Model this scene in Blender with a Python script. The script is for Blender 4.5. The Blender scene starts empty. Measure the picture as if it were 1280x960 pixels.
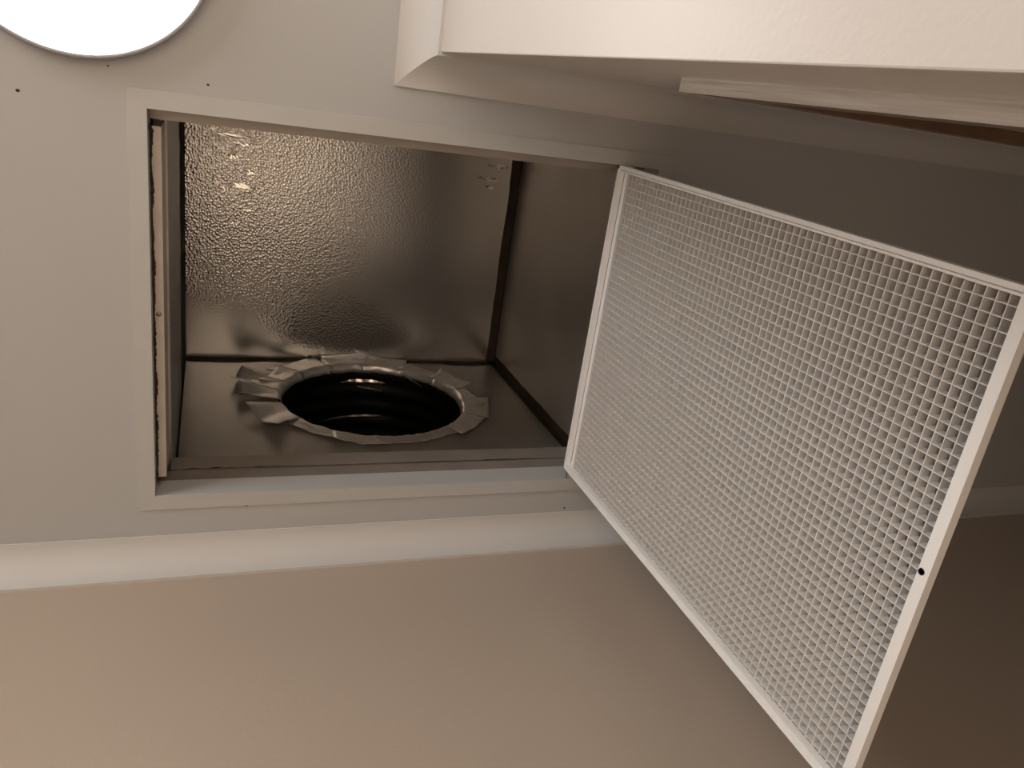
import bpy, bmesh, math, random
from mathutils import Vector, Matrix, noise

random.seed(7)
scene = bpy.context.scene
C = scene.collection
PI = math.pi
ZC = 2.6                       # ceiling height; the camera stands 1.289 m below it
CAM = Vector((0, 0, ZC - 1.289))

# ---------------------------------------------------------------- camera, world, exposure
cd = bpy.data.cameras.new('camera')
cam = bpy.data.objects.new('camera', cd); C.objects.link(cam)
R = ((0.933105, -0.139443, -0.331469), (0.00492, 0.926621, -0.375963), (0.359571, 0.349182, 0.865321))
m = Matrix(((R[0][0], -R[1][0], -R[2][0], 0), (R[0][1], -R[1][1], -R[2][1], 0), (R[0][2], -R[1][2], -R[2][2], 0), (0, 0, 0, 1)))
cam.matrix_world = Matrix.Translation(CAM) @ m
cd.sensor_fit = 'HORIZONTAL'; cd.sensor_width = 36; cd.lens = 27.55; cd.clip_start = 0.01
scene.camera = cam
w = bpy.data.worlds.new('world'); scene.world = w; w.use_nodes = True
w.node_tree.nodes['Background'].inputs[0].default_value = (0.5, 0.45, 0.4, 1)
w.node_tree.nodes['Background'].inputs[1].default_value = 0.02
vs = scene.view_settings
vs.view_transform = 'Standard'; vs.look = 'None'; vs.gamma = 1; vs.use_curve_mapping = False
vs.exposure = 0.08
LAMP_STRENGTH = 7.0
# daylight through the window in the left wall (the window opening is built with the walls below)
WX, WY0, WY1, WZ0, WZ1 = -2.6, -3.3, -0.8, 1.0, 2.4
ad = bpy.data.lights.new('window_daylight', 'AREA'); ad.shape = 'RECTANGLE'
ad.size = WZ1 - WZ0; ad.size_y = WY1 - WY0; ad.energy = 78; ad.color = (1.0, 0.985, 0.97)
sky = bpy.data.objects.new('window_daylight', ad); C.objects.link(sky)
sky.location = (WX - .16, (WY0 + WY1) / 2, (WZ0 + WZ1) / 2); sky.rotation_euler = (0, -PI / 2, 0)
# low sunbeam added through the same window, brightening the room by floor bounce
sd = bpy.data.lights.new('bounce_sun', 'SUN'); sd.energy = 13; sd.angle = 0.009; sd.color = (1.0, 0.97, 0.92)
bounce_sun = bpy.data.objects.new('bounce_sun', sd); C.objects.link(bounce_sun)
bounce_sun.rotation_euler = Vector((math.cos(math.radians(33)) * .88, math.cos(math.radians(33)) * .475, -math.sin(math.radians(33)))).to_track_quat('-Z', 'Y').to_euler()

# ---------------------------------------------------------------- materials
def mat(name, col, rough=0.5, metal=0.0, var=0.0, vscale=8.0, bump=0.0, bscale=200.0, spec=0.5, col2=None):
    M = bpy.data.materials.new(name); M.use_nodes = True
    nt = M.node_tree; b = nt.nodes['Principled BSDF']
    b.inputs['Base Color'].default_value = (*col, 1); b.inputs['Roughness'].default_value = rough
    b.inputs['Metallic'].default_value = metal; b.inputs['Specular IOR Level'].default_value = spec
    tc = nt.nodes.new('ShaderNodeTexCoord')
    if var > 0:
        n = nt.nodes.new('ShaderNodeTexNoise'); n.inputs['Scale'].default_value = vscale; n.inputs['Detail'].default_value = 5
        nt.links.new(tc.outputs['Object'], n.inputs['Vector'])
        r = nt.nodes.new('ShaderNodeValToRGB')
        c2 = col2 if col2 else tuple(c * (1 - var) for c in col)
        r.color_ramp.elements[0].position = 0.3; r.color_ramp.elements[1].position = 0.7
        r.color_ramp.elements[0].color = (*c2, 1); r.color_ramp.elements[1].color = (*col, 1)
        nt.links.new(n.outputs['Fac'], r.inputs['Fac']); nt.links.new(r.outputs['Color'], b.inputs['Base Color'])
    if bump > 0:
        n2 = nt.nodes.new('ShaderNodeTexNoise'); n2.inputs['Scale'].default_value = bscale; n2.inputs['Detail'].default_value = 3
        nt.links.new(tc.outputs['Object'], n2.inputs['Vector'])
        bp = nt.nodes.new('ShaderNodeBump'); bp.inputs['Strength'].default_value = bump; bp.inputs['Distance'].default_value = 0.001
        nt.links.new(n2.outputs['Fac'], bp.inputs['Height']); nt.links.new(bp.outputs['Normal'], b.inputs['Normal'])
    return M

M = {}
M['ceiling'] = mat('ceiling_paint', (0.52, 0.53, 0.535), 0.75, var=0.03, vscale=3, bump=0.12, bscale=120)
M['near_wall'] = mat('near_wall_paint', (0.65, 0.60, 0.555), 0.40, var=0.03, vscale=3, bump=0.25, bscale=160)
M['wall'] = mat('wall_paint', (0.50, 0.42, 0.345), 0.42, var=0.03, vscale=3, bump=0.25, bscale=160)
M['cornice'] = mat('cornice_paint', (0.64, 0.635, 0.625), 0.6, bump=0.08, bscale=90)
M['frame'] = mat('frame_enamel', (0.55, 0.555, 0.55), 0.4, var=0.04, vscale=14)
M['grille'] = mat('grille_enamel', (0.94, 0.935, 0.925), 0.35)
M['blade'] = mat('eggcrate_plastic', (0.79, 0.775, 0.755), 0.4, var=0.02, vscale=20)
M['strip'] = mat('strip_aluminium', (0.70, 0.63, 0.57), 0.45, var=0.12, vscale=30)
M['dirt'] = mat('dust_grime', (0.06, 0.038, 0.026), 0.95, var=0.5, vscale=60)
M['galv'] = mat('galvanised_sheet', (0.46, 0.42, 0.38), 0.5, metal=0.4, var=0.15, vscale=10)
M['side_foil'] = mat('side_foil', (0.53, 0.515, 0.495), 0.40, metal=0.5, var=0.2, vscale=4, bump=0.25, bscale=60)
M['seam'] = mat('dark_corner_strip', (0.075, 0.052, 0.036), 0.8, var=0.4, vscale=20)
M['tape'] = mat('foil_tape', (0.88, 0.87, 0.85), 0.34, metal=0.55, var=0.12, vscale=30, bump=0.9, bscale=60)
M['liner'] = mat('black_liner', (0.005, 0.0045, 0.0045), 0.5, bump=0.4, bscale=60, spec=0.25)
M['wire'] = mat('bright_foil', (0.75, 0.68, 0.62), 0.25, metal=0.9)
M['tear'] = mat('torn_foil', (0.92, 0.90, 0.87), 0.22, metal=1.0)
M['hole'] = mat('dark_hole', (0.01, 0.01, 0.01), 0.8)
M['rim'] = mat('lamp_rim', (0.30, 0.30, 0.31), 0.4)
M['floor'] = mat('floor_timber', (0.68, 0.535, 0.405), 0.5, var=0.1, vscale=4)
M['door'] = mat('door_paint', (0.62, 0.50, 0.40), 0.5, var=0.04)
M['dark_wood'] = mat('dark_brown_wood', (0.16, 0.095, 0.06), 0.45, var=0.3, vscale=25)  # dark brown for the architrave boards
M['steel'] = mat('screw_steel', (0.30, 0.26, 0.23), 0.4, metal=0.9)
M['timber'] = mat('trimmer_timber', (0.30, 0.26, 0.225), 0.7, var=0.2, vscale=12)

def white_wood():
    X = mat('limed_wood', (0.78, 0.76, 0.72), 0.5)
    nt = X.node_tree; b = nt.nodes['Principled BSDF']
    tc = nt.nodes.new('ShaderNodeTexCoord'); mp = nt.nodes.new('ShaderNodeMapping'); mp.inputs['Scale'].default_value = (40, 160, 5)
    n = nt.nodes.new('ShaderNodeTexNoise'); n.inputs['Scale'].default_value = 1.5; n.inputs['Detail'].default_value = 6
    r = nt.nodes.new('ShaderNodeValToRGB'); r.color_ramp.elements[0].position = .35; r.color_ramp.elements[1].position = .65
    r.color_ramp.elements[0].color = (.62, .58, .53, 1); r.color_ramp.elements[1].color = (.86, .85, .83, 1)
    L = nt.links.new
    L(tc.outputs['Object'], mp.inputs['Vector']); L(mp.outputs['Vector'], n.inputs['Vector']); L(n.outputs['Fac'], r.inputs['Fac']); L(r.outputs['Color'], b.inputs['Base Color'])
    return X
M['wood'] = white_wood()

def emboss():
    # pebbled aluminium foil: the emboss is strong on the left and fades out to the right and towards the far edge
    X = bpy.data.materials.new('embossed_foil'); X.use_nodes = True
    nt = X.node_tree; b = nt.nodes['Principled BSDF']; L = nt.links.new
    b.inputs['Metallic'].default_value = 0.85
    b.inputs['Roughness'].default_value = 0.24
    tc0 = nt.nodes.new('ShaderNodeTexCoord')
    tc = nt.nodes.new('ShaderNodeVectorMath'); tc.operation = 'ADD'; tc.inputs[1].default_value = (.41, .487, 0); L(tc0.outputs['Object'], tc.inputs[0])
    sep = nt.nodes.new('ShaderNodeSeparateXYZ'); L(tc.outputs[0], sep.inputs[0])
    big = nt.nodes.new('ShaderNodeTexNoise'); big.inputs['Scale'].default_value = 5; big.inputs['Detail'].default_value = 4; L(tc.outputs[0], big.inputs['Vector'])
    mr = nt.nodes.new('ShaderNodeMapRange'); mr.interpolation_type = 'SMOOTHSTEP'
    mr.inputs['From Min'].default_value = .25; mr.inputs['From Max'].default_value = .85; mr.inputs['To Min'].default_value = 1; mr.inputs['To Max'].default_value = 0.12
    add = nt.nodes.new('ShaderNodeMath'); add.operation = 'MULTIPLY_ADD'; add.inputs[1].default_value = .3; L(big.outputs['Fac'], add.inputs[0]); L(sep.outputs['X'], add.inputs[2])
    L(add.outputs[0], mr.inputs['Value'])
    # plain corner: near-left end of the far edge was never embossed
    cx = nt.nodes.new('ShaderNodeMath'); cx.operation = 'MULTIPLY_ADD'; cx.inputs[1].default_value = -.45; L(sep.outputs['X'], cx.inputs[0]); L(sep.outputs['Y'], cx.inputs[2])
    cn = nt.nodes.new('ShaderNodeMath'); cn.operation = 'MULTIPLY_ADD'; cn.inputs[1].default_value = .06; L(big.outputs['Fac'], cn.inputs[0]); L(cx.outputs[0], cn.inputs[2])
    cr = nt.nodes.new('ShaderNodeMapRange'); cr.interpolation_type = 'SMOOTHSTEP'
    cr.inputs['From Min'].default_value = .64; cr.inputs['From Max'].default_value = .78; cr.inputs['To Min'].default_value = 1; cr.inputs['To Max'].default_value = .03
    L(cn.outputs[0], cr.inputs['Value'])
    mul = nt.nodes.new('ShaderNodeMath'); mul.operation = 'MULTIPLY'; L(mr.outputs[0], mul.inputs[0]); L(cr.outputs[0], mul.inputs[1])
    vo = nt.nodes.new('ShaderNodeTexVoronoi'); vo.feature = 'F1'; vo.inputs['Scale'].default_value = 150; vo.inputs['Randomness'].default_value = .9
    L(tc.outputs[0], vo.inputs['Vector'])
    fine = nt.nodes.new('ShaderNodeTexNoise'); fine.inputs['Scale'].default_value = 150; fine.inputs['Detail'].default_value = 4; L(tc.outputs[0], fine.inputs['Vector'])
    mx = nt.nodes.new('ShaderNodeMath'); mx.operation = 'MULTIPLY_ADD'; mx.inputs[1].default_value = .35; L(fine.outputs['Fac'], mx.inputs[0]); L(vo.outputs['Distance'], mx.inputs[2])
    bp = nt.nodes.new('ShaderNodeBump'); bp.inputs['Distance'].default_value = .0009
    L(mul.outputs[0], bp.inputs['Strength']); L(mx.outputs[0], bp.inputs['Height']); L(bp.outputs['Normal'], b.inputs['Normal'])
    r = nt.nodes.new('ShaderNodeValToRGB'); r.color_ramp.elements[0].color = (.76, .75, .735, 1); r.color_ramp.elements[1].color = (.84, .83, .815, 1)
    L(big.outputs['Fac'], r.inputs['Fac']); L(r.outputs['Color'], b.inputs['Base Color'])
    return X
M['emboss'] = emboss()

def emit(name, col, s):
    X = bpy.data.materials.new(name); X.use_nodes = True
    b = X.node_tree.nodes['Principled BSDF']
    b.inputs['Base Color'].default_value = (.9, .9, .9, 1)
    b.inputs['Emission Color'].default_value = (*col, 1); b.inputs['Emission Strength'].default_value = s
    return X
M['lamp'] = emit('lamp_diffuser', (1, 0.975, 0.95), LAMP_STRENGTH)

# ---------------------------------------------------------------- mesh helpers
class MB:
    def __init__(s): s.bm = bmesh.new()
    def box(s, x0, x1, y0, y1, z0, z1):
        v = [s.bm.verts.new((x, y, z)) for z in (z0, z1) for y in (y0, y1) for x in (x0, x1)]
        for f in ((0, 2, 3, 1), (4, 5, 7, 6), (0, 1, 5, 4), (2, 6, 7, 3), (0, 4, 6, 2), (1, 3, 7, 5)):
            s.bm.faces.new([v[i] for i in f])
        return v
    def grid(s, rows, closed=False):
        R_ = [[s.bm.verts.new(p) for p in r] for r in rows]
        for a, b in zip(R_, R_[1:]):
            n = len(a)
            for i in range(n if closed else n - 1):
                j = (i + 1) % n
                s.bm.faces.new((a[i], a[j], b[j], b[i]))
        return R_
    def solid(s, pts, d):          # polygon pts pushed along d
        a = [s.bm.verts.new(p) for p in pts]; b = [s.bm.verts.new(Vector(p) + Vector(d)) for p in pts]
        n = len(a); s.bm.faces.new(a); s.bm.faces.new(b[::-1])
        for i in range(n): s.bm.faces.new((a[i], b[i], b[(i + 1) % n], a[(i + 1) % n]))
    def build(s, name, material, parent=None, smooth=False, bevel=0.0, origin=None):
        bmesh.ops.recalc_face_normals(s.bm, faces=s.bm.faces)
        o0 = Vector(origin) if origin is not None else Vector((0, 0, 0))
        if parent is not None and origin is None:
            q = parent
            while q: o0 = o0 + q.location; q = q.parent
        if origin is not None or parent is not None:
            bmesh.ops.translate(s.bm, verts=s.bm.verts, vec=-o0)
        me = bpy.data.meshes.new(name); s.bm.to_mesh(me); s.bm.free()
        if smooth:
            for p in me.polygons: p.use_smooth = True
        me.materials.append(material)
        o = bpy.data.objects.new(name, me); C.objects.link(o)
        if parent is not None: o.parent = parent
        elif origin is not None: o.location = origin
        if bevel > 0:
            b = o.modifiers.new('bevel', 'BEVEL'); b.width = bevel; b.segments = 2; b.limit_method = 'ANGLE'
        return o

def tag(o, label=None, cat=None, group=None, kind=None):
    if label: o['label'] = label
    if cat: o['category'] = cat
    if group: o['group'] = group
    if kind: o['kind'] = kind
    return o
def empty(name, loc):
    o = bpy.data.objects.new(name, None); C.objects.link(o); o.location = loc; o.empty_display_size = .05
    return o

# ---------------------------------------------------------------- key dimensions (metres, camera foot at x = y = 0)
X0, X1, Y0, Y1, FM = -0.0861, 0.7578, 0.0987, 0.7296, 0.0262      # ceiling opening and flange width
YW = 0.8643                                                        # back wall
NX, NY = 0.3201, -0.0361                                           # corner of the projecting wall
BX0, BX1, BY0, BY1, BH = -0.0666, 0.8865, 0.117, 0.8572, 1.0265    # duct box
RX0, RX1, RY0 = -2.6, 2.9, -3.6                                    # room extent

# ---------------------------------------------------------------- structure
b = MB()
hx0, hx1, hy0, hy1 = X0 - .006, X1 + .006, Y0 - .006, Y1 + .006
for (a0, a1, c0, c1) in ((RX0, hx0, RY0, YW + .1), (hx1, RX1, RY0, YW + .1), (hx0, hx1, RY0, hy0), (hx0, hx1, hy1, YW + .1)):
    b.box(a0, a1, c0, c1, ZC, ZC + .013)
ceiling = b.build('ceiling', M['ceiling'])
tag(ceiling, 'off-white plasterboard ceiling cut open for the grille', 'ceiling', kind='structure')
for (sx, sy, r) in ((-.2449, .0955, .0022), (-.0048, .0561, .0016), (-.134, .0488, .0012), (1.1078, -.025, .003), (.0618, .7574, .002), (.695, .80, .002)):
    b = MB(); bmesh.ops.create_uvsphere(b.bm, u_segments=8, v_segments=4, radius=r)
    bmesh.ops.scale(b.bm, vec=(1.3, 1, .35), verts=b.bm.verts); bmesh.ops.translate(b.bm, vec=(sx, sy, ZC), verts=b.bm.verts)
    b.build('speck', M['dirt'], ceiling)
b = MB(); b.box(RX0, RX1, RY0, YW + .1, -.1, 0)
tag(b.build('floor', M['floor']), 'brown timber floor below the camera', 'floor', kind='structure')
ZR = ZC + 1.4                  # walls raised past the ceiling and a cover added to keep daylight out
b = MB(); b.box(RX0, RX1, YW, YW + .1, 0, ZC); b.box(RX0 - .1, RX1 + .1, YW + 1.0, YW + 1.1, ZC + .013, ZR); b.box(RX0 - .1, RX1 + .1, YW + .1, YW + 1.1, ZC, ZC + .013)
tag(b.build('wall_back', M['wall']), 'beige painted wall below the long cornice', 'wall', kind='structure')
b = MB()
b.box(RX0 - .1, RX0, RY0, WY0, 0, ZC); b.box(RX0 - .1, RX0, WY1, YW + .1, 0, ZC); b.box(RX0 - .1, RX0, WY0, WY1, 0, WZ0); b.box(RX0 - .1, RX0, WY0, WY1, WZ1, ZC); b.box(RX0 - .1, RX0, RY0 - .1, YW + 1.1, ZC, ZR)
tag(b.build('wall_left', M['wall']), 'beige painted wall on the left side of the room', 'wall', kind='structure')
b = MB(); f_ = .05
b.box(RX0 - .08, RX0 - .02, WY0, WY0 + f_, WZ0, WZ1); b.box(RX0 - .08, RX0 - .02, WY1 - f_, WY1, WZ0, WZ1)
b.box(RX0 - .08, RX0 - .02, WY0, WY1, WZ0, WZ0 + f_); b.box(RX0 - .08, RX0 - .02, WY0, WY1, WZ1 - f_, WZ1); b.box(RX0 - .075, RX0 - .025, (WY0 + WY1) / 2 - .02, (WY0 + WY1) / 2 + .02, WZ0, WZ1)
tag(b.build('window_1', M['cornice']), 'white framed window in the left wall', 'window', kind='structure')
b = MB(); b.box(RX1, RX1 + .1, NY, YW + .1, 0, ZC); b.box(RX1, RX1 + .1, RY0 - .1, YW + 1.1, ZC, ZR)
tag(b.build('wall_right', M['wall']), 'beige painted wall at the right end of the passage', 'wall', kind='structure')
b = MB(); b.box(RX0 - .1, NX, RY0 - .1, RY0, 0, ZC); b.box(RX0 - .1, RX1 + .1, RY0 - .1, RY0, ZC, ZR)
tag(b.build('wall_front', M['wall']), 'beige painted wall behind the camera', 'wall', kind='structure')
b = MB(); b.box(RX0 - .1, RX1 + .1, RY0 - .1, YW + 1.1, ZR, ZR + .1)
tag(b.build('sun_block_roof', M['timber']), 'dark unseen cover added to keep stray daylight out of the ceiling void', 'sun_block_roof', kind='structure')
# projecting wall: side face towards the lamp and end face with a doorway
DX0, DX1, DZ = .515, 1.335, ZC - .575
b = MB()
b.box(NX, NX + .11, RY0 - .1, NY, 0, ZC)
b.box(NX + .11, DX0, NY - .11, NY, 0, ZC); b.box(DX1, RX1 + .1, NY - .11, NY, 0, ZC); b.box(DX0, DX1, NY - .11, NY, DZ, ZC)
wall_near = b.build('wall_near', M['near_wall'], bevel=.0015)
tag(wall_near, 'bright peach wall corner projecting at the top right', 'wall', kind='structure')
# door in the end face
d = empty('door_1', (DX0, NY, 0)); tag(d, 'closed door with dark architrave and pale edge strip on the shaded wall', 'door', kind='structure')
yo = NY + .0142
AX = .4577
b = MB(); b.box(AX, AX + .003, NY, yo + .0004, 0, ZC - .5195); tag(b.build('edge_strip', M['wood'], d), 'pale limed wood edge strip')
b = MB(); b.box(AX + .003, DX0 + .004, NY, yo, 0, ZC - .5195); b.build('architrave', M['dark_wood'], d, bevel=.0005)
b = MB(); b.box(DX1 - .004, DX1 + .0533, NY, yo, 0, ZC - .5195); b.build('architrave', M['dark_wood'], d, bevel=.001)
b = MB(); b.box(DX0 + .004, DX1 - .004, NY, yo, DZ - .004, ZC - .5195); b.build('architrave', M['dark_wood'], d, bevel=.001)
b = MB(); b.box(DX0 + .003, DX1 - .003, NY - .06, NY - .022, .01, DZ - .003); leaf = b.build('door_leaf', M['door'], d, bevel=.001)
b = MB(); b.box(DX1 - .09, DX1 - .06, NY - .022, NY - .016, .93, 1.08); b.box(DX1 - .19, DX1 - .07, NY + .02, NY + .034, 1.03, 1.05); b.box(DX1 - .085, DX1 - .069, NY - .02, NY + .034, 1.03, 1.05)
b.build('handle', M['steel'], leaf, bevel=.002)

# cornice: 55 mm cove swept along a wall line
def cove():
    W_, H_ = .0558, .0557
    p = [(0, H_), (.0035, H_)]
    n = 12
    for i in range(n + 1):
        t = PI - (PI / 2) * i / n        # from the wall edge round to the ceiling edge
        p.append((W_ + .0 + (W_ - .0045) * math.cos(t) + .001, H_ + .0 - (H_ - .0045) * math.sin(t)))
    p += [(W_, .0045), (W_, 0)]
    return p
def cornice(name, stations):             # stations: (point, (ox, oy) offset direction scaled for the mitre)
    b = MB(); rows = []
    for (px, py), (ox, oy) in stations:
        rows.append([Vector((px + ox * a, py + oy * a, ZC - h)) for a, h in cove()] + [Vector((px, py, ZC))])
    R_ = b.grid(rows, closed=True)
    b.bm.faces.new(R_[0]); b.bm.faces.new(R_[-1])
    return b.build(name, M['cornice'], smooth=False)
def shade_cove(o):
    for p in o.data.polygons: p.use_smooth = len(p.vertices) == 4
    o.data.set_sharp_from_angle(angle=math.radians(30))
c1 = cornice('trim_1', [((RX0, YW), (0, -1)), ((RX1, YW), (0, -1))]); shade_cove(c1)
tag(c1, 'long white cove cornice along the top of the back wall', 'cornice', kind='structure')
c2 = cornice('trim_2', [((NX, RY0), (-1, 0)), ((NX, NY), (-1, 1))]); shade_cove(c2)
tag(c2, 'short white cornice beside the bright wall, ending at the mitre', 'cornice', kind='structure')
c3 = cornice('trim_3', [((NX, NY), (-1, 1)), ((RX1, NY), (0, 1))]); shade_cove(c3)
tag(c3, 'shaded cornice above the doorway, right of the mitre', 'cornice', kind='structure')

# ---------------------------------------------------------------- ceiling lamp
LX, LY, LR = -.1681, -.1347, .1779
lamp = empty('ceiling_light', (LX, LY, ZC)); tag(lamp, 'round white glowing ceiling lamp with thin grey rim', 'lamp')
def lathe(prof, n=96, cx=LX, cy=LY):
    b = MB(); rows = [[Vector((cx + r * math.cos(2 * PI * i / n), cy + r * math.sin(2 * PI * i / n), z)) for i in range(n)] for r, z in prof]
    R_ = b.grid(rows, closed=True); b.bm.faces.new(R_[0]); b.bm.faces.new(R_[-1])
    return b
lathe([(LR - .004, ZC), (LR, ZC - .003), (LR + .0005, ZC - .019), (LR - .0005, ZC - .0215), (LR - .0055, ZC - .0222), (LR - .0055, ZC - .015)]).build('rim', M['rim'], lamp, smooth=True)
lathe([(LR - .0058, ZC - .0155), (LR - .0058, ZC - .0215), (LR - .008, ZC - .0235), (LR - .03, ZC - .027), (LR * .5, ZC - .029), (.002, ZC - .030)]).build('diffuser', M['lamp'], lamp, smooth=True)

# ---------------------------------------------------------------- return air grille
gr = empty('return_air_grille', ((X0 + X1) / 2, (Y0 + Y1) / 2, ZC))
tag(gr, 'white ceiling return air grille, its eggcrate panel hanging open', 'air grille')
FZ = ZC - .003; RV = .053
# mitred flange + reveal, one member per side
def member(o0, o1, i0, i1, n):
    # o = outer flange corners, i = inner opening corners, n = direction from the opening outwards
    b = MB(); t = .0025; nx, ny = n
    def P(p, z, push=0): return Vector((p[0] + nx * push, p[1] + ny * push, z))
    b.solid([P(o0, FZ), P(o1, FZ), P(i1, FZ), P(i0, FZ)], (0, 0, .0029))
    b.solid([P(i0, FZ + .003), P(i1, FZ + .003), P(i1, ZC + RV), P(i0, ZC + RV)], (nx * t, ny * t, 0))
    return b.build('frame_member', M['frame'], gr, bevel=.0003)
oc = [(X0 - FM, Y0 - FM), (X1 + FM, Y0 - FM), (X1 + FM, Y1 + FM), (X0 - FM, Y1 + FM)]
ic = [(X0, Y0), (X1, Y0), (X1, Y1), (X0, Y1)]
for k, n in enumerate(((0, -1), (1, 0), (0, 1), (-1, 0))):
    member(oc[k], oc[(k + 1) % 4], ic[k], ic[(k + 1) % 4], n)
# catch strip: an aluminium angle inside the left reveal
b = MB(); SY0, SY1 = .1255, .7135
b.box(X0 + .0025, X0 + .0160, SY0, SY1, ZC + .038, ZC + .0400)
b.box(X0 + .0143, X0 + .0160, SY0, SY1 - .002, ZC + .040, ZC + .140)
strip = b.build('catch_strip', M['strip'], gr); tag(strip, 'pale aluminium angle strip with a screw')
b = MB(); rows = []
for r, z in ((.0001, .0365), (.0016, .0362), (.0022, .0374), (.0034, .0366), (.0044, .038)):
    rows.append([Vector((X0 + .0082 + r * math.cos(2 * PI * i / 16), .417 + r * math.sin(2 * PI * i / 16), ZC + z)) for i in range(16)])
b.grid(rows, closed=True); b.build('screw', M['steel'], strip, smooth=True)
# grime packed in the gap beside the strip
b = MB(); n = 220; r0 = []; r1 = []
for i in range(n + 1):
    y = SY0 - .003 + (SY1 + .012 - SY0) * i / n
    a = noise.noise(Vector((y * 45, 0, 1))) * .9 + noise.noise(Vector((y * 160, 3, 1))) * .8
    c = noise.noise(Vector((y * 25, 7, 1))) * .9 + noise.noise(Vector((y * 170, 9, 1))) * .9
    r0.append(Vector((X0 + .0004, y, ZC + .0375 - max(0, .014 * (.6 + a)))))
    r1.append(Vector((X0 + .0026 + max(0, (.0012 + .003 * c)), y, ZC + .0373)))
b.grid([r0, r1]); b.build('grime', M['dirt'], gr)

# ---- hinged panel, hanging vertically on the right
PX = .6767; PY0, PY1 = .0984 + .0006, .7052; PZ0, PZ1 = ZC + .0025, ZC - .8178
b = MB(); D = .0115
# hinge side rail (top), runs along y
b.box(PX, PX + D, PY0, PY1, PZ0 - .0065, PZ0); b.box(PX + .0125, PX + .022, PY0, PY1, PZ0 - .0170, PZ0 - .0065)
b.box(PX + .0095, PX + .022, PY0 + .01, PY1 - .01, PZ0 - .0232, PZ0 - .0192)
# rail at the camera's left-top (small y): bar, groove, lip
b.box(PX, PX + D, PY0, PY0 + .0062, PZ1, PZ0); b.box(PX + .0035, PX + D, PY0 + .0062, PY0 + .0072, PZ1 + .004, PZ0 - .004)
b.box(PX + .0005, PX + .014, PY0 + .0072, PY0 + .0102, PZ1 + .012, PZ0 - .012)
# far rail: a flat flange
b.box(PX, PX + D, PY0, PY1, PZ1, PZ1 + .0140)
# rail at large y: thin outer edge, stepped flange
b.box(PX, PX + D, PY1 - .0035, PY1, PZ1, PZ0); b.box(PX + .0012, PX + .0135, PY1 - .0120, PY1 - .0035, PZ1 + .004, PZ0 - .004)
panel = b.build('hinged_panel', M['grille'], gr, bevel=.0006); tag(panel, 'open eggcrate panel with white channel frame')
XC = PX + .0095; XD = .0125; sc = (XC + XD * 0) / PX
pitch = .0127 * sc
def blade(dims):
    b = MB(); b.box(*dims); return b
zz = (-.7434 + 1.289) * sc - 1.289
nlo = 0
zl = [ZC + zz + k * pitch for k in range(-20, 80) if PZ1 + .0145 < ZC + zz + k * pitch < PZ0 - .029]
yy = .1191 * sc
yl = [yy + k * pitch for k in range(-3, 80) if PY0 + .0105 < yy + k * pitch < PY1 - .0125]
TB = .0011
proto = None
def wp(p): return p - (gr.location)
for z in zl:                                     # blades running along the hinge direction
    if proto is None:
        b = blade((XC, XC + XD, PY0 + .0102, PY1 - .0036, z - TB / 2, z + TB / 2))
        proto = b.build('eggcrate_blade', M['blade'], panel, origin=gr.location + Vector((0, 0, z - ZC))); 
        proto.location = (0, 0, z - ZC); o = proto
    else:
        o = proto.copy(); C.objects.link(o); o.location = (0, 0, z - ZC)
proto2 = None
for y in yl:                                     # blades running down the panel
    if proto2 is None:
        b = blade((XC + .0002, XC + XD - .0002, y - TB / 2, y + TB / 2, PZ1 + .0139, PZ0 - .0280))
        proto2 = b.build('eggcrate_blade', M['blade'], panel, origin=gr.location + Vector((0, y - gr.location.y, 0)))
        proto2.location = (0, y - gr.location.y, 0)
    else:
        o = proto2.copy(); C.objects.link(o); o.location = (0, y - gr.location.y, 0)
# catch hole in the far flange
b = MB(); rows = []
for r, dx in ((.0001, .0002), (.0034, .0002), (.0036, -.0003), (.0046, -.0004), (.0049, .0002)):
    rows.append([Vector((PX + dx - .0002, .3975 + .8 * r * math.cos(2 * PI * i / 20), ZC - .8086 + .8 * r * math.sin(2 * PI * i / 20))) for i in range(20)])
b.grid(rows, closed=True); b.build('catch_hole', M['hole'], panel)
# hinge pins between panel and frame
for y0, y1 in ((PY1 - .002, Y1 - .0003),):
    b = MB(); rows = [[Vector((PX + .010 + .0012 * math.cos(2 * PI * i / 10), y, PZ0 - .0012 + .0012 * math.sin(2 * PI * i / 10))) for i in range(10)] for y in (y0, y1)]
    b.grid(rows, closed=True); b.build('hinge_pin', M['steel'], panel)

# ---------------------------------------------------------------- duct box above the ceiling
HC = (.4265, .717); HR = .256                      # duct hole on the end panel (x, height above ceiling)
T = .02
box = empty('duct_box', ((BX0 + BX1) / 2, (BY0 + BY1) / 2, ZC + .056))
tag(box, 'foil-lined metal duct box above the open grille', 'duct box')
b = MB(); b.box(BX0 - T, BX1 + T, BY0 - T, BY1 + T, ZC + BH, ZC + BH + T)
top = b.build('top_panel', M['emboss'], box); tag(top, 'pebbled shiny foil lining')
b = MB(); b.box(BX0 - T, BX0, BY0 - T, BY1 + T, ZC + .141, ZC + BH); b.build('side_panel', M['side_foil'], box)
b = MB(); b.box(BX1, BX1 + T, BY0 - T, BY1 + T, ZC + .056, ZC + BH); b.build('side_panel', M['side_foil'], box)
b = MB(); b.box(BX0, BX1, BY0 - T, BY0, ZC + .060, ZC + BH); b.build('side_panel', M['side_foil'], box)
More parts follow.
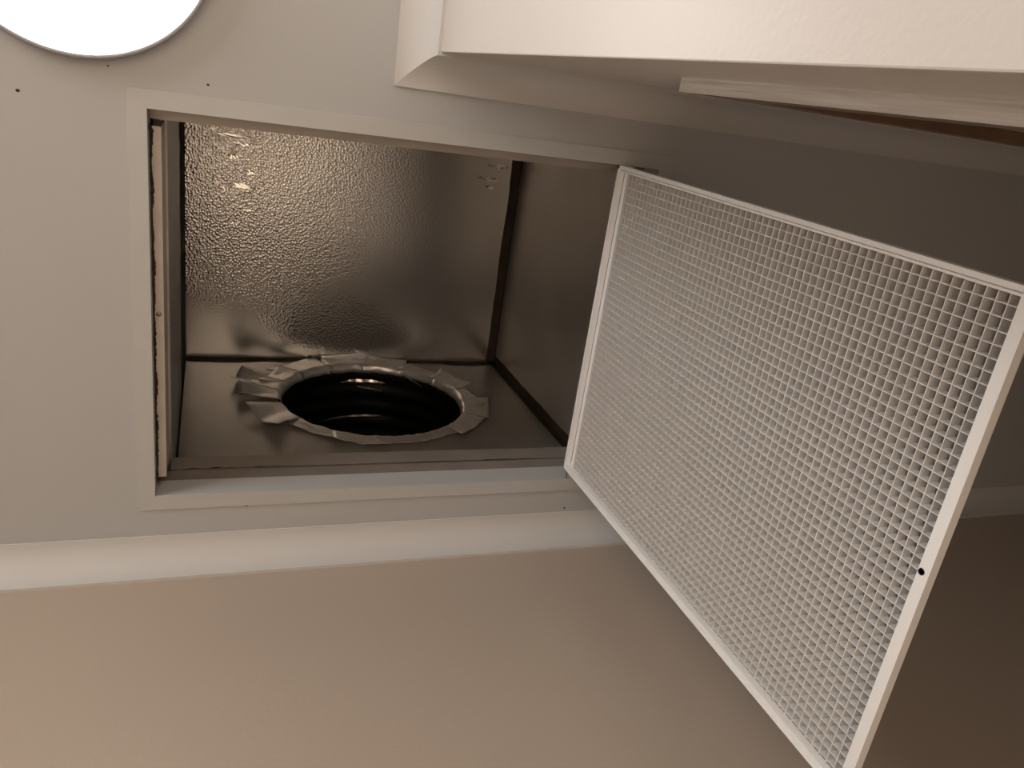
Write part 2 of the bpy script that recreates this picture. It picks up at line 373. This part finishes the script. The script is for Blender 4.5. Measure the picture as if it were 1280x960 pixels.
# end panel with the round hole
b = MB(); n = 96; ins = []; outs = []
xa, xb, za, zb = BX0, BX1, .104, BH
for i in range(n):
    t = 2 * PI * i / n; dx, dz = math.cos(t), math.sin(t)
    ins.append(Vector((HC[0] + HR * dx, BY1, ZC + HC[1] + HR * dz)))
    k = min(((xb if dx > 0 else xa) - HC[0]) / dx if abs(dx) > 1e-6 else 9, ((zb if dz > 0 else za) - HC[1]) / dz if abs(dz) > 1e-6 else 9)
    outs.append(Vector((HC[0] + k * dx, BY1, ZC + HC[1] + k * dz)))
# corner points snap
for cx in (xa, xb):
    for cz in (za, zb):
        j = min(range(n), key=lambda q: (outs[q] - Vector((cx, BY1, ZC + cz))).length); outs[j] = Vector((cx, BY1, ZC + cz))
th_ = Vector((0, T, 0))
b.grid([ins, outs, [p + th_ for p in outs], [p + th_ for p in ins], ins], closed=True)
bmesh.ops.remove_doubles(b.bm, verts=b.bm.verts, dist=1e-6)
b.build('end_panel', M['side_foil'], box)
# bottom return flanges, upturned lips and timber trimmer round the opening
b = MB()
b.box(BX0, BX1, Y1 + .008, BY1, ZC + .104, ZC + .1065); b.box(BX0, BX1, Y1 + .0055, Y1 + .008, ZC + .104, ZC + .153)
b.build('flange', M['galv'], box)
b = MB(); b.box(X1 + .008, BX1, BY0, Y1 + .0055, ZC + .104, ZC + .1065); b.box(X1 + .0055, X1 + .008, BY0, Y1 + .0055, ZC + .104, ZC + .153); b.build('flange', M['galv'], box)
b = MB(); b.box(X0, X1, Y0 - .03, .1165, ZC + .056, ZC + .0585); b.build('flange', M['galv'], box)
b = MB(); b.box(X0 - .03, X1 + .04, Y1 + .003, Y1 + .048, ZC + .0535, ZC + .093); b.build('trimmer', M['timber'], box)
b = MB(); b.box(X1 + .003, X1 + .048, Y0, Y1, ZC + .0535, ZC + .098); b.build('trimmer', M['timber'], box)
b = MB(); b.box(X0 - .05, X0 - .0027, Y0 - .02, Y1 + .003, ZC + .0535, ZC + .30); b.build('trimmer', M['timber'], box)
# grime along the lip
b = MB(); n = 160; r0 = []; r1 = []
for i in range(n + 1):
    x = BX0 + .02 + .7 * i / n; k = .35 + noise.noise(Vector((x * 11, 2, 0))) + .7 * noise.noise(Vector((x * 50, 5, 0))) 
    env = max(0, 1 - abs(x - .03) / .12) + .55 * max(0, 1 - abs(x - .55) / .17) + .12; h = max(.0003, .0075 * k * env)
    r0.append(Vector((x, Y1 + .0050, ZC + .1025))); r1.append(Vector((x, Y1 + .0050, ZC + .103 + h)))
b.grid([r0, r1]); b.build('grime', M['dirt'], box)
# dark brown strips along the inside corners of the box
def ribbon(p0, p1, side, width, name='corner_strip', amp=.14, off=(0, 0, 0), seed=0):
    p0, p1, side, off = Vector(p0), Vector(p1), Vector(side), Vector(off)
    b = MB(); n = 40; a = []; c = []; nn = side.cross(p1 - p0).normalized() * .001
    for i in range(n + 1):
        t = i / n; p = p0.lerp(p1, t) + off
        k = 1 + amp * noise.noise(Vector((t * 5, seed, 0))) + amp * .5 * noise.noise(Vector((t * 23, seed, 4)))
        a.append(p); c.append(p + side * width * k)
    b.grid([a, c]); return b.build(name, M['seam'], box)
e = .0015
ztop = ZC + BH
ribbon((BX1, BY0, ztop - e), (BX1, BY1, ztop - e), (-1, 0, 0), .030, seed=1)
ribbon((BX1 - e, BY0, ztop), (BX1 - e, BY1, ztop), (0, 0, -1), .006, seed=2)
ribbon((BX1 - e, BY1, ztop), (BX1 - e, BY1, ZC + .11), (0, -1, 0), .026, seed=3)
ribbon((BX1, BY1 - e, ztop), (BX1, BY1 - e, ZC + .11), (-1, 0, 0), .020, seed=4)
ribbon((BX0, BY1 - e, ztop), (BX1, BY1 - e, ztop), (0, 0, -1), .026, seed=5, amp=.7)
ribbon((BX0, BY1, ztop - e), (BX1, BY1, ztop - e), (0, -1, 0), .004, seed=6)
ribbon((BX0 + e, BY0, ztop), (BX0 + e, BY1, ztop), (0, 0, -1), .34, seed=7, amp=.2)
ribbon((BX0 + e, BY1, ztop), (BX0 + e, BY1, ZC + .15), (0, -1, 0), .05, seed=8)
# torn foil flakes on the top panel
def flake(cx, cy, lx, ly, s):
    rr = random.Random(s); b = MB(); n = 9; rows = []; tilt = rr.uniform(.08, .14)
    for j in range(3):
        row = []
        for i in range(n):
            u = i / (n - 1) - .5; wv = (j - 1) * .5 * (1 - abs(u) * 1.5) if j != 1 else 0
            row.append(Vector((cx + u * lx + rr.uniform(-.15, .15) * ly, cy + wv * ly + u * lx * rr.uniform(.02, .1) + rr.uniform(-.2, .2) * ly, ztop - .0035 - tilt * (j - 1) * .5 * ly + rr.uniform(-.0003, .0003))))
        rows.append(row)
    b.grid(rows); o = b.build('foil_tear', M['tear'], top); return o
for k, (cx, cy, lx, ly) in enumerate(((.068, .220, .115, .012), (.070, .240, .055, .010), (.055, .275, .03, .016), (.098, .312, .028, .012), (.012, .348, .022, .010), (.075, .352, .075, .014), (.094, .415, .035, .008), (.060, .457, .018, .014), (.035, .362, .02, .01),
                                       (.812, .224, .06, .016), (.785, .264, .06, .014), (.795, .288, .03, .012))):
    flake(cx, cy, lx, ly, 30 + k)

# ---------------------------------------------------------------- flexible duct
duct = empty('flexible_duct', (HC[0], BY1, ZC + HC[1] - HR)); tag(duct, 'round black flexible duct opening edged with torn silver foil tape', 'duct')
def ring(y, r, n=72, wob=0.0, seed=0):
    return [Vector((HC[0] + (r + wob * noise.noise(Vector((math.cos(2 * PI * i / n) * 3, math.sin(2 * PI * i / n) * 3, seed)))) * math.cos(2 * PI * i / n), y,
                    ZC + HC[1] + (r + wob * noise.noise(Vector((math.cos(2 * PI * i / n) * 3, math.sin(2 * PI * i / n) * 3, seed)))) * math.sin(2 * PI * i / n))) for i in range(n)]
b = MB(); rows = []; n = 60
for i in range(n + 1):
    y = BY1 + .002 + .62 * i / n
    rows.append(ring(y, HR - .006 + .004 * math.cos(2 * PI * i / 5), wob=.008, seed=i * .15))
R_ = b.grid(rows, closed=True); b.bm.faces.new(R_[-1])
b.build('duct_liner', M['liner'], duct, smooth=True)
def arc(name, y, r, t0, t1, wid, material, seed, taper=True, n=28, rise=0.0):
    b = MB(); rows = [[], [], []]
    for i in range(n + 1):
        u = i / n; t = math.radians(t0 + (t1 - t0) * u); k = math.sin(PI * u) ** .6 if taper else 1
        wv = wid * k * (1 + .4 * noise.noise(Vector((u * 9, seed, 0)))) + .0003
        rj = r + .004 * noise.noise(Vector((u * 7, seed, 3)))
        for j in range(3):
            rows[j].append(Vector((HC[0] + (rj - (.003 if j == 1 else 0)) * math.cos(t), y + rise * (u - .5) + (j - 1) * .5 * wv, ZC + HC[1] + (rj - (.003 if j == 1 else 0)) * math.sin(t))))
    b.grid(rows); return b.build(name, material, duct)
arc('liner_glint', .902, HR - .012, 70, 104, .015, M['wire'], 1)  # slivers standing in for glints on wire rings and liner edges
arc('liner_glint', .925, HR - .012, 72, 92, .007, M['wire'], 2, rise=-.012)
arc('liner_glint', 1.018, HR - .014, 62, 118, .009, M['steel'], 3, rise=.01)
arc('liner_glint', .878, HR - .010, 42, 58, .006, M['steel'], 4, rise=-.02)

# silver tape: short torn pieces lapped round the rim; a piece runs from inside the hole over the rim onto the panel
def tape(tc_, dw, r_out, lift=.004, sk=0.0, seed=0, r_in=None, flat=True):
    rr = random.Random(seed); b = MB(); nu, nv = 10, 12; rows = []
    rim = HR
    for j in range(nv + 1):
        v = j / nv; row = []
        for i in range(nu + 1):
            u = i / nu - .5
            t = math.radians(tc_ + u * dw + sk * v * v)
            if v < .34:                                    # inside the hole, curling round the rim
                q = v / .34; a = q * PI / 2
                r = rim - .010 + .012 * (1 - math.cos(a)); y = BY1 + .016 - .0242 * math.sin(a)
            else:
                q = (v - .34) / .66
                rmax = r_out / max(.5, math.cos(math.radians(u * dw))) if flat else r_out
                r = rim + .002 + (rmax - rim - .002) * q
                y = BY1 - .007 * (1 - q) ** 1.6 - .0012 - lift * q * (.35 + 1.0 * abs(u) * 2)
            y += .0022 * noise.noise(Vector((u * 9 + seed, v * 8, seed * 1.3))) - .001
            r += .004 * noise.noise(Vector((u * 4 + seed, v * 3, 5.1)))
            y = min(y, BY1 - .0012) if r > rim else y
            x = HC[0] + r * math.cos(t); z = HC[1] + r * math.sin(t)
            if z > BH - .004: y -= (z - BH + .004); z = BH - .004 - .001 * rr.random()
            row.append(Vector((x, y, ZC + z)))
        rows.append(row)
    b.grid(rows); o = b.build('foil_tape', M['tape'], duct, smooth=True)
    o.data.set_sharp_from_angle(angle=math.radians(35))
    so = o.modifiers.new('thick', 'SOLIDIFY'); so.thickness = .0008; so.offset = 0
    return o
for k, (tc_, dw, ro, lf, sk) in enumerate((
        (0, 34, .300, .006, 6), (24, 26, .318, .010, 4), (48, 30, .300, .004, -4), (74, 30, .325, .004, 3), (99, 28, .325, .005, -3),
        (124, 30, .330, .004, 5), (146, 24, .315, .012, 4), (163, 15, .385, .022, -4), (178, 14, .358, .022, -2), (201, 24, .352, .026, 8),
        (226, 28, .292, .006, 4), (249, 26, .302, .010, 6), (273, 30, .286, .003, 0), (298, 28, .288, .003, 0), (321, 26, .312, .010, -4), (343, 26, .322, .010, 0))):
    tape(tc_, dw, ro, lf, sk, seed=k + 1)
